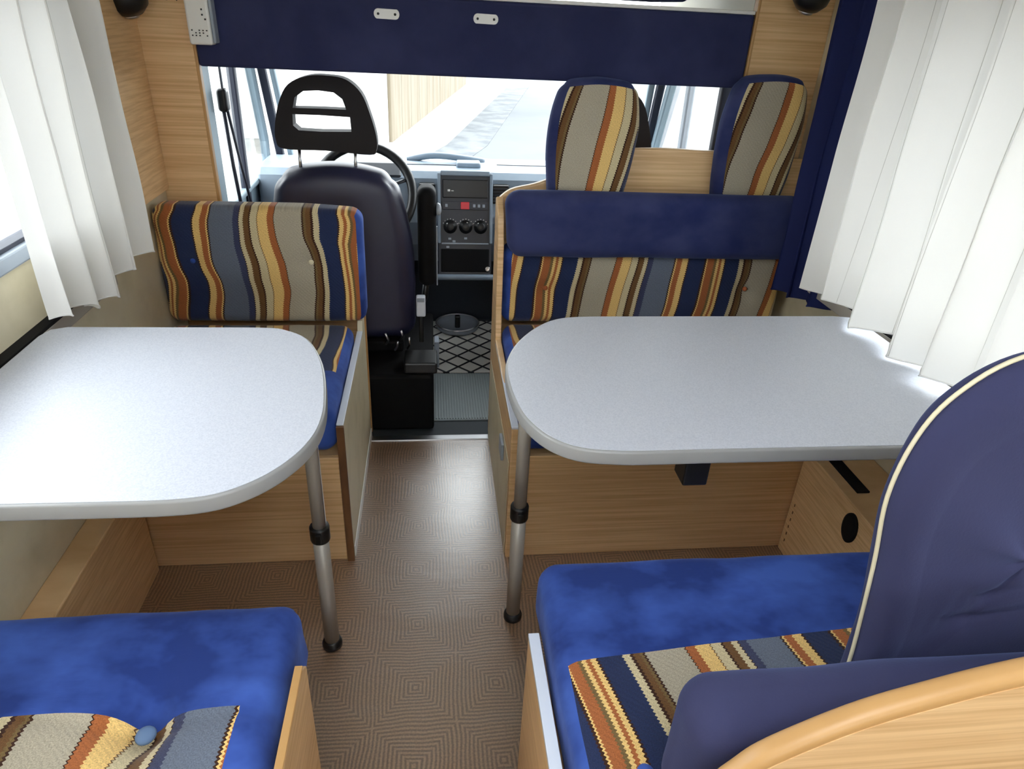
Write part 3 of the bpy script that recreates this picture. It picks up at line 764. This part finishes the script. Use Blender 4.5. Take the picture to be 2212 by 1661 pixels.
curtain('drape', 'dark blue drape hanging between right beech partition and the white curtain', .985, 1.50, 1.822, .62, 1.66, 3.4, .024, blue_curtain_m, lambda s: .05*(1-s), 9.2, 160, 30, 1.0)
for (x, y0, y1, lb) in ((-.702, .1, 1.79, 'curtain rail under the ceiling above left window'), (.93, .3, 1.98, 'curtain rail under the ceiling above right window')):
    tag(tube('curtain_rail', [(x, y0, 1.668), (x, y1, 1.668)], .007, white_pl), lb, 'curtain rail')
# ================================================================ CAB
CXL, CXR = -.68, .92
# cab shell
struct(boxes('wall_cab_left', [((CXL-.03, 2.10, -.05), (CXL, 3.25, .655)), ((CXL-.03, 2.10, .655), (CXL, 2.40, 1.5))], pillar_m, bev=.002))
struct(boxes('wall_cab_right', [((CXR, 2.10, -.05), (CXR+.03, 3.25, .76)), ((CXR, 2.10, .76), (CXR+.03, 2.20, 1.5))], pillar_m, bev=.002))
struct(box('wall_cab_front', (CXL, 3.22, -.05), (CXR, 3.25, .66), dash_d, bev=0))
struct(box('ceiling_cab', (CXL-.03, 2.15, 1.28), (CXR+.03, 2.86, 1.30), ceil_m, bev=0))
# A pillars, seals, dividers
def post(name, a, b, w_, d_, mt, label=None):
    A, Bv = Vector(a), Vector(b); dr = (Bv-A)
    M_ = Matrix.Translation(A) @ dr.to_track_quat('Z', 'X').to_matrix().to_4x4()
    return struct(box(name, (-w_/2, -d_/2, 0), (w_/2, d_/2, dr.length), mt, None, bev=.006, M=M_), label)
post('trim_2', (CXL, 3.03, .78), (CXL, 2.86, 1.26), .042, .03, pillar_m, 'pale windscreen pillar at left')
post('trim_3', (-.635, 3.10, .70), (-.652, 2.90, 1.26), .032, .03, pillar_d, 'dark seal along left windscreen pillar')
post('trim_4', (-.592, 3.10, .70), (-.615, 2.90, 1.26), .026, .02, pillar_m, 'pale inner pillar cover at left')
post('trim_13', (CXL, 3.02, .45), (CXL, 3.03, .80), .04, .03, pillar_m, 'pale lower foot of the left windscreen pillar')
post('trim_5', (CXL, 2.64, .50), (CXL, 2.67, 1.26), .030, .028, pillar_d, 'dark upright divider of left door window')
post('trim_6', (.925, 2.95, .70), (.92, 2.70, 1.26), .040, .03, pillar_m, 'pale windscreen pillar at right')
post('trim_7', (.905, 2.98, .70), (.890, 2.76, 1.26), .034, .03, pillar_d, 'dark seal along right windscreen pillar')
post('trim_8', (.885, 3.00, .70), (.858, 2.80, 1.26), .028, .025, pillar_m, 'pale inner pillar cover at right')
post('trim_9', (CXR, 2.56, .72), (CXR, 2.57, 1.26), .036, .026, grey_frame, 'grey upright divider of right door window')
post('trim_10', (CXR, 2.23, .72), (CXR, 2.23, 1.26), .05, .03, pillar_d, 'dark rear upright of right door window')
struct(box('trim_11', (CXL-.015, 2.38, .655), (CXL+.015, 3.05, .675), pillar_m, bev=.006), 'left door window sill')
struct(box('trim_12', (CXR-.02, 2.20, .755), (CXR+.015, 3.1, .78), pillar_m, bev=.006), 'right door window sill')
# glazing
def quad_glass(name, pts, label):
    bm = bmesh.new(); P = [Vector(p) for p in pts]; nn = (P[1]-P[0]).cross(P[3]-P[0]).normalized()*.004
    a = [bm.verts.new(p) for p in P]; b_ = [bm.verts.new(p+nn) for p in P]
    bm.faces.new(a); bm.faces.new(b_[::-1])
    for i in range(4): bm.faces.new((a[i], a[(i+1) % 4], b_[(i+1) % 4], b_[i]))
    return struct(from_bm(name, bm, glass), label)
quad_glass('window_4', [(CXL+.03, 3.12, .71), (CXR-.02, 3.12, .71), (CXR-.04, 2.86, 1.285), (CXL+.04, 2.86, 1.285)], 'large sloping windscreen')
quad_glass('window_5', [(CXL, 2.40, .67), (CXL, 3.03, .67), (CXL, 2.86, 1.28), (CXL, 2.40, 1.28)], 'left cab door window')
quad_glass('window_6', [(CXR, 2.24, .78), (CXR, 3.10, .78), (CXR, 2.84, 1.27), (CXR, 2.24, 1.27)], 'right cab door window')
# dashboard
t = thing('dashboard', 'silver-blue dashboard with dark centre console across the cab', 'dashboard', (.12, 2.85, .3))
prism('dash_body', [(3.18, .70), (3.02, .722), (2.90, .722), (2.83, .712), (2.80, .69), (2.79, .60), (2.77, .52), (2.80, .42), (2.86, .33), (3.0, .29), (3.2, .29)], 'x', CXL+.01, CXR-.01, dash_m, t, bev=.01, seg=3, smooth=False)
prism('footwell_panel', [(3.0, .29), (3.2, .29), (3.2, -.03), (3.06, -.03)], 'x', CXL+.01, CXR-.01, dash_d, t, bev=.004)
# raised cowls along the dash top
bm = bmesh.new(); add_tube(bm, catmull([(-.10, 3.0, .722), (-.02, 2.985, .742), (.05, 2.98, .745), (.14, 2.985, .735), (.22, 3.0, .722)], 5), .014, 8)
from_bm('top_cowl', bm, dash_m, t, True)
box('top_slot', (-.10, 2.90, .7215), (.10, 2.915, .7245), dash_d, t, bev=.001)
box('top_slot', (.27, 2.93, .7215), (.50, 2.95, .7245), dash_d, t, bev=.001)
soft_block('b', (.10, 2.88, .716), (.20, 2.95, .738), .009, (4, 4, 2), [('top_pad', dash_m, lambda p, n: True)], t)
# console frame: X along width, S down slope, N outward
O = Vector((.132, 2.792, .712)); Sd = Vector((0, -.11, -.41)).normalized(); Nd = Vector((0, -.966, .259)).normalized()
MC = Matrix(((1, Sd.x, Nd.x, O.x), (0, Sd.y, Nd.y, O.y), (0, Sd.z, Nd.z, O.z), (0, 0, 0, 1)))
con = box('console', (-.108, -.004, -.08), (.108, .405, .006), dash_d, t, bev=.004, M=MC)
for s in (-1, 1): box('silver_border', (s*.104-.006, -.002, -.06), (s*.104+.006, .27, .014), dash_m, con, bev=.003, M=MC)
box('top_border', (-.098, -.012, -.06), (.098, .008, .012), dash_m, con, bev=.004, M=MC)
rd = box('radio', (-.090, .022, .004), (.090, .092, .012), black, con, bev=.003, M=MC); rd['label'] = 'black radio unit in the console'
box('display_mark', (-.070, .060, .012), (-.060, .068, .0128), white_pl, rd, bev=.0005, M=MC)
box('display_mark', (-.056, .064, .012), (-.046, .067, .0128), white_pl, rd, bev=.0005, M=MC)
sw = box('switch_strip', (-.092, .106, .004), (.092, .138, .010), dash_d, con, bev=.002, M=MC)
hz = box('hazard_switch', (-.018, .108, .010), (.016, .136, .015), red_m, con, bev=.002, M=MC); hz['label'] = 'red hazard warning switch'
for x in (-.075, .036, .055, .074): box('small_switch', (x-.005, .116, .010), (x+.005, .128, .013), grey_frame, con, bev=.001, M=MC)
for x in (-.060, .002, .062):
    k = lathe('heater_knob', [(.027, 0), (.027, .004), (.018, .006), (.017, .018), (.014, .02)], MC @ Matrix.Translation((x, .205, .006)), black, con, 20)
    box('pointer', (-.0025, -.020, .0215), (.0025, .016, .0235), white_pl, k, bev=.0005, M=MC @ Matrix.Translation((x, .205, 0)) @ Matrix.Rotation((-.8, .3, -.6)[[-.060, .002, .062].index(x)], 4, 'Z'))
    bm = bmesh.new()
    for q in range(7):
        a = pi*(1.15+q*.12); add_box(bm, (x+.031*math.cos(a)-.0015, .205+.031*math.sin(a)-.0015, .006), (x+.031*math.cos(a)+.0015, .205+.031*math.sin(a)+.0015, .0068), 0, MC)
    from_bm('dial_marks', bm, white_pl, k)
for x, s_ in ((-.062, .252), (-.045, .262), (.002, .250), (-.070, .285)): box('small_button', (x-.006, s_-.004, .006), (x+.006, s_+.004, .0085), grey_frame, con, bev=.001, M=MC)
box('cubby', (-.098, .292, .004), (.098, .385, .010), black_m, con, bev=.003, M=MC)
box('cubby_lip', (-.095, .268, .004), (.095, .274, .012), grey_frame, con, bev=.002, M=MC)
lathe('lighter_socket', [(.010, 0), (.010, .005), (.006, .004)], MC @ Matrix.Translation((.092, .372, .010)), metal, con, 16)
tube('grab_bar', [O+Sd*.405+Nd*.02+Vector((x, 0, 0)) for x in (-.125, -.06, 0, .06, .125)], .012, dash_m, con, 12)
# air vents
for cx, w2 in ((-.018, .032), (.275, .034)):
    vn_ = box('air_vent', (cx-w2, 2.772, .60), (cx+w2, 2.80, .675), black, t, bev=.006)
    for k in range(5): box('louvre', (cx-w2+.004, 2.768, .611+k*.012), (cx+w2-.004, 2.774, .615+k*.012), dash_d, vn_, bev=.0008)
box('ashtray_pull', (.255, 2.765, .50), (.272, 2.785, .55), metal, t, bev=.003)
prism('instrument_hood', [(2.80, .70), (2.85, .735), (2.97, .745), (3.04, .72), (2.80, .66)], 'x', -.42, -.12, dash_d, t, bev=.01, seg=3)
# steering wheel
t = thing('steering_wheel', 'black four-spoke steering wheel behind the driver seat', 'steering wheel', (-.255, 2.70, .65))
MW = Matrix.Translation((-.255, 2.665, .655)) @ Matrix.Rotation(math.radians(62), 4, 'X')
tube('rim', [MW @ Vector((.182*math.cos(a), .182*math.sin(a), 0)) for a in [2*pi*k/48 for k in range(48)]], .0175, black, t, 12, True)
lathe('hub', [(.02, -.03), (.055, -.02), (.062, .0), (.05, .014), (.01, .018)], MW, black, t)
for a in (.35, pi-.35, -.9, pi+.9):
    tube('spoke', [MW @ Vector((.05*math.cos(a), .05*math.sin(a), -.004)), MW @ Vector((.172*math.cos(a), .172*math.sin(a), 0))], .013, dash_d, t, 8, rz=.007)
tube('column', [MW @ Vector((0, 0, -.02)), MW @ Vector((0, 0, -.12))], .035, black, t)
for k, x in enumerate((.035, -.035)): tube('stalk', [MW @ Vector((x, .02, -.05)), MW @ Vector((x*3.6, .05, -.04))], .005, black, t, 8)
# driver seat
def cab_seat(label, dx, full):
    t = thing('cab_seat', label, 'seat', (-.30+dx, 2.3, .23))
    def d(v, p, n):
        v = v.copy(); k = (p.z-.25)/.59
        cx = -.298+dx
        wsc = 1-.20*max(0, (k-.45)/.55)**1.6
        v.x = cx+(v.x-cx)*wsc - .02*max(0, k-.5)
        v.z -= .035*((p.x-cx)/.23)**2*max(0, k-.6)/.4
        v.y += .05*k
        if n.y < -.3: v.y -= .018*(1-((p.x-cx)/.24)**2)
        return v
    soft_block('s', (-.53+dx, 2.215, .255), (-.062+dx, 2.34, .838), .055, (22, 6, 26), [('backrest', navy_vinyl, lambda p, n: True)], t, d)
    tube('rear_seam', [(-.47+dx, 2.252, .30), (-.475+dx, 2.262, .6), (-.44+dx, 2.27, .76), (-.39+dx, 2.27, .79), (-.22+dx, 2.27, .79), (-.17+dx, 2.27, .76), (-.12+dx, 2.262, .6), (-.11+dx, 2.252, .3)], .0015, seam, t, 6)
    def d2(v, p, n):
        v = v.copy(); v.z -= .02*max(0, (2.7-p.y)/.4); return v
    soft_block('s', (-.53+dx, 2.34, .25), (-.07+dx, 2.72, .37), .045, (10, 10, 4), [('seat', navy_vinyl, lambda p, n: True)], t, d2)
    # headrest: ring frame with two openings
    ox = dx-.01
    P = [(p.x, p.y) for p in catmull([(a+ox, b, 0) for a, b in [(-.448, .880), (-.470, .905), (-.468, .950), (-.450, 1.015), (-.418, 1.066), (-.36, 1.091), (-.30, 1.094), (-.245, 1.085), (-.202, 1.048), (-.178, .988), (-.162, .925), (-.163, .885), (-.185, .869), (-.32, .878)]], 4, True)]
    holes = [[(-.410, 1.000), (-.402, 1.030), (-.375, 1.049), (-.33, 1.052), (-.285, 1.048), (-.260, 1.030), (-.250, 1.000), (-.33, 1.001)],
             [(-.413, .982), (-.33, .982), (-.240, .979), (-.238, .936), (-.33, .934), (-.398, .936), (-.414, .950)]]
    bm = bmesh.new()
    import mathutils.geometry as mg
    loops = [[Vector((a, b, 0)) for a, b in P]]+[[Vector((a+ox, b, 0)) for a, b in h_] for h_ in (holes if full else [])]
    flat = [p for lp in loops for p in lp]
    tris = mg.tessellate_polygon(loops)
    y0, y1 = 2.29, 2.345
    A = [bm.verts.new((p.x, y0+.25*(p.y-.85)*.2, p.y)) for p in flat]; Bv = [bm.verts.new((p.x, y1+.25*(p.y-.85)*.2, p.y)) for p in flat]
    for tr in tris:
        bm.faces.new([A[i] for i in tr]); bm.faces.new([Bv[i] for i in tr][::-1])
    k0 = 0
    for lp in loops:
        n = len(lp)
        for i in range(n):
            j = (i+1) % n
            bm.faces.new((A[k0+i], A[k0+j], Bv[k0+j], Bv[k0+i]))
        k0 += n
    bmesh.ops.recalc_face_normals(bm, faces=bm.faces)
    hr = from_bm('headrest', bm, hr_black, t)
    md = hr.modifiers.new('bevel', 'BEVEL'); md.width = .010; md.segments = 3; md.limit_method = 'ANGLE'; md.angle_limit = .9
    for x in (-.405, -.232): tube('headrest_post', [(x+ox, 2.30, .80), (x+ox, 2.312, .89)], .0055, metal, hr, 10)
    # slide frame, pedestal
    boxes('slide_frame', [((-.48+dx, 2.22, .205), (-.105+dx, 2.68, .25))], black_m, t, bev=.01)
    return t
ts = cab_seat('navy driver seat seen from behind with open charcoal headrest', 0, True)
for k, (x, z, s_) in enumerate(((-.165, .245, .028), (-.115, .262, .022), (-.092, .228, .03), (-.135, .222, .02))):
    tube('adjuster_lever', [(x, 2.205, z), (x+.01, 2.195, z+.02), (x+.004*k, 2.19, z+.02+s_)], .004, metal, ts, 8)
t = thing('seat_pedestal', 'black box pedestal beneath the driver seat beside the cab walkway', 'pedestal', (-.2, 2.05, -.03))
box('pedestal_body', (-.55, 2.072, -.0295), (.0, 2.62, .19), black_m, t, bev=.012, seg=3)
box('pedestal_top', (-.10, 2.08, .191), (.012, 2.19, .232), black, t, bev=.006)
box('pale_fitting', (.003, 2.40, .05), (.022, 2.46, .16), grey_frame, t, bev=.003)
t = thing('seat_belt_buckle', 'pale plastic belt buckle beside the driver seat back', 'buckle', (-.045, 2.26, .3))
box('buckle_body', (-.058, 2.235, .335), (-.026, 2.262, .41), trim_w, t, bev=.005)
box('buckle_stalk', (-.05, 2.24, .235), (-.034, 2.256, .336), black, t, bev=.003)
box('release_button', (-.054, 2.2325, .392), (-.030, 2.2362, .406), grey_frame, t, bev=.001)
t = thing('folding_armrest', 'black upright folded armrest beside the driver seat', 'armrest', (-.018, 2.35, .40))
soft_block('a', (-.050, 2.30, .42), (.014, 2.40, .765), .028, (6, 6, 20), [('arm_pad', black_m, lambda p, n: True)], t)
lathe('pivot_knob', [(.018, 0), (.022, .006), (.018, .014), (.006, .017)], Matrix.Translation((.014, 2.33, .69)) @ Matrix.Rotation(pi/2, 4, 'Y'), grey_frame, t, 20)
box('edge_strip', (.0135, 2.298, .43), (.0175, 2.306, .64), grey_frame, t, bev=.001)
tube('bracket', [(-.02, 2.36, .44), (-.03, 2.36, .36), (-.045, 2.36, .33)], .012, black, t)
cab_seat('navy passenger seat, dark headrest showing behind the striped head restraint', .89, False)
t = thing('seat_pedestal', 'black box pedestal beneath the passenger seat', 'pedestal', (.5, 2.4, -.03))
box('pedestal_body', (.37, 2.16, -.0295), (.83, 2.62, .20), black_m, t, bev=.012, seg=3)
# seat belt on left
t = thing('seat_belt', 'dark seat belt and pillar mount beside left door window', 'seat belt', (-.66, 2.43, .6))
tube('belt_strap', [(-.655, 2.43, 1.27), (-.655, 2.43, 1.03)], .012, pillar_d, t, 8, rz=.002)
soft_block('a', (-.672, 2.405, .965), (-.640, 2.445, 1.035), .012, (3, 3, 5), [('belt_guide', black, lambda p, n: True)], t)
tube('belt_strap', [(-.658, 2.42, .97), (-.650, 2.41, .80), (-.635, 2.405, .56)], .008, pillar_d, t, 8, rz=.006)
tube('belt_strap', [(-.650, 2.43, .98), (-.630, 2.43, .80), (-.600, 2.43, .56)], .007, pillar_d, t, 8, rz=.005)
# cab floor mats
o = box('floor_mat', (-.06, 2.50, -.0295), (.30, 3.02, -.022), diamond_mat(), bev=.002); tag(o, 'grey quilted diamond-pattern mat on the cab floor', 'mat')
t = thing('step_mat', 'ribbed dark grey rubber mat on the cab walkway behind the quilted mat', 'mat', (.12, 2.3, -.03))
ribm = mat('ribbed_rubber', (136, 146, 148), .55)
box('rubber_sheet', (.0, 2.13, -.0298), (.27, 2.49, -.024), ribm, t, bev=.001)
bm = bmesh.new()
for k in range(26): add_box(bm, (.006+k*.010, 2.135, -.024), (.011+k*.010, 2.485, -.0205), .0008)
o = from_bm('ribs', bm, ribm, t)
t = thing('cup_tray', 'glossy round cup tray on cab floor at foot of the dashboard', 'tray', (.11, 2.95, -.02))
lathe('tray_dish', [(.01, 0), (.085, 0), (.098, .012), (.10, .03), (.094, .03), (.088, .014), (.01, .008)], Matrix.Translation((.112, 2.93, -.0215)), mat('smoky_plastic', (120, 126, 134), .25), t, 32)
tube('rim_ring', [(.112+.098*math.cos(a), 2.93+.098*math.sin(a), .010) for a in [2*pi*k/36 for k in range(36)]], .004, metal, t, 8, True)
box('centre_post', (.10, 2.915, -.012), (.124, 2.945, .045), black, t, bev=.005)
# ================================================================ OUTSIDE
ground_m = mat('pale_worn_asphalt', (86, 89, 93), .9, var=((.35, .35, 1), (76, 80, 84), .4, .65), bump=((6, 6, 6), .3, .01))
o = box('ground_outside', (-60, -40, -1.3), (60, 90, -1.0), ground_m, bev=0); tag(o, 'pale grey road outside the windscreen', 'ground', kind='structure')
verge_m = mat('white_gravel_verge', (150, 148, 142), .9, var=((1.2, 1.2, 1), (128, 126, 120), .4, .7))
prism('verge_outside', [(-14, 6), (-2.2, 6), (.3, 13.5), (2.6, 25), (2.0, 27), (-14, 27)], 'z', -1.0, -.985, verge_m, None, bev=0)
tag(bpy.data.objects['verge_outside'], 'pale gravel verge beside the road outside', 'ground', kind='structure')
prism('gutter_outside', [(-.9, 9), (-.35, 9), (1.05, 13.5), (3.3, 25), (2.6, 25), (.3, 13.5)], 'z', -1.0, -.992, mat('dark_gutter', (72, 76, 80), .9, var=((2, 2, 1), (92, 95, 98), .4, .6)), None, bev=0)
tag(bpy.data.objects['gutter_outside'], 'grey gutter strip between the verge and the road outside', 'ground', kind='structure')
fence_m = mat('beige_board_wall', (124, 115, 100), .8, var=((3.5, 3.5, .4), (111, 101, 84), .42, .6))
t = thing('garden_wall', 'beige boarded wall outside, seen through the windscreen', 'wall', (0, 18, -1))
bm = bmesh.new()
for k in range(12):
    a, b_ = k/12, (k+.97)/12
    p = [Vector((-.72+1.9*q, 13.5+11.5*q, 0)) for q in (a, b_)]
    dr = (p[1]-p[0]); nn = Vector((-dr.y, dr.x, 0)).normalized()*.12
    vs = [bm.verts.new((q.x, q.y, z)) for z in (-.985, 2.2) for q in (p[0], p[1], p[1]+nn, p[0]+nn)]
    for f in ((0, 1, 2, 3), (4, 5, 6, 7), (0, 1, 5, 4), (1, 2, 6, 5), (2, 3, 7, 6), (3, 0, 4, 7)): bm.faces.new([vs[i] for i in f])
from_bm('boards', bm, fence_m, t)
t = thing('white_house_wall', 'white rendered wall outside at left of the beige boards', 'wall', (-5, 13.4, -1))
box('render', (-9, 13.4, -.985), (-.78, 13.7, 3), mat('white_render', (190, 190, 188), .8, bump=((3, 3, 3), .2)), t, bev=.01)

# groups of look-alikes
GROUPS = {'dining_table': 'fold-down laminate tables', 'seat_cushion': 'bench seat cushions', 'backrest_cushion': 'bench backrest cushions',
          'bench_box': 'beech bench boxes', 'head_restraint': 'striped head restraints of the far right bench', 'cab_seat': 'navy cab seats',
          'reading_lamp': 'black reading lamps', 'curtain': 'white window curtains', 'wall_rail': 'metal rails carrying the tables',
          'seat_pedestal': 'black seat pedestals', 'curtain_rail': 'curtain rails', 'side_partition': 'beech partition panels'}
for o in C.objects:
    b = o.name.split('.')[0]
    if o.parent is None and b in GROUPS and o.get('label'): o['group'] = GROUPS[b]
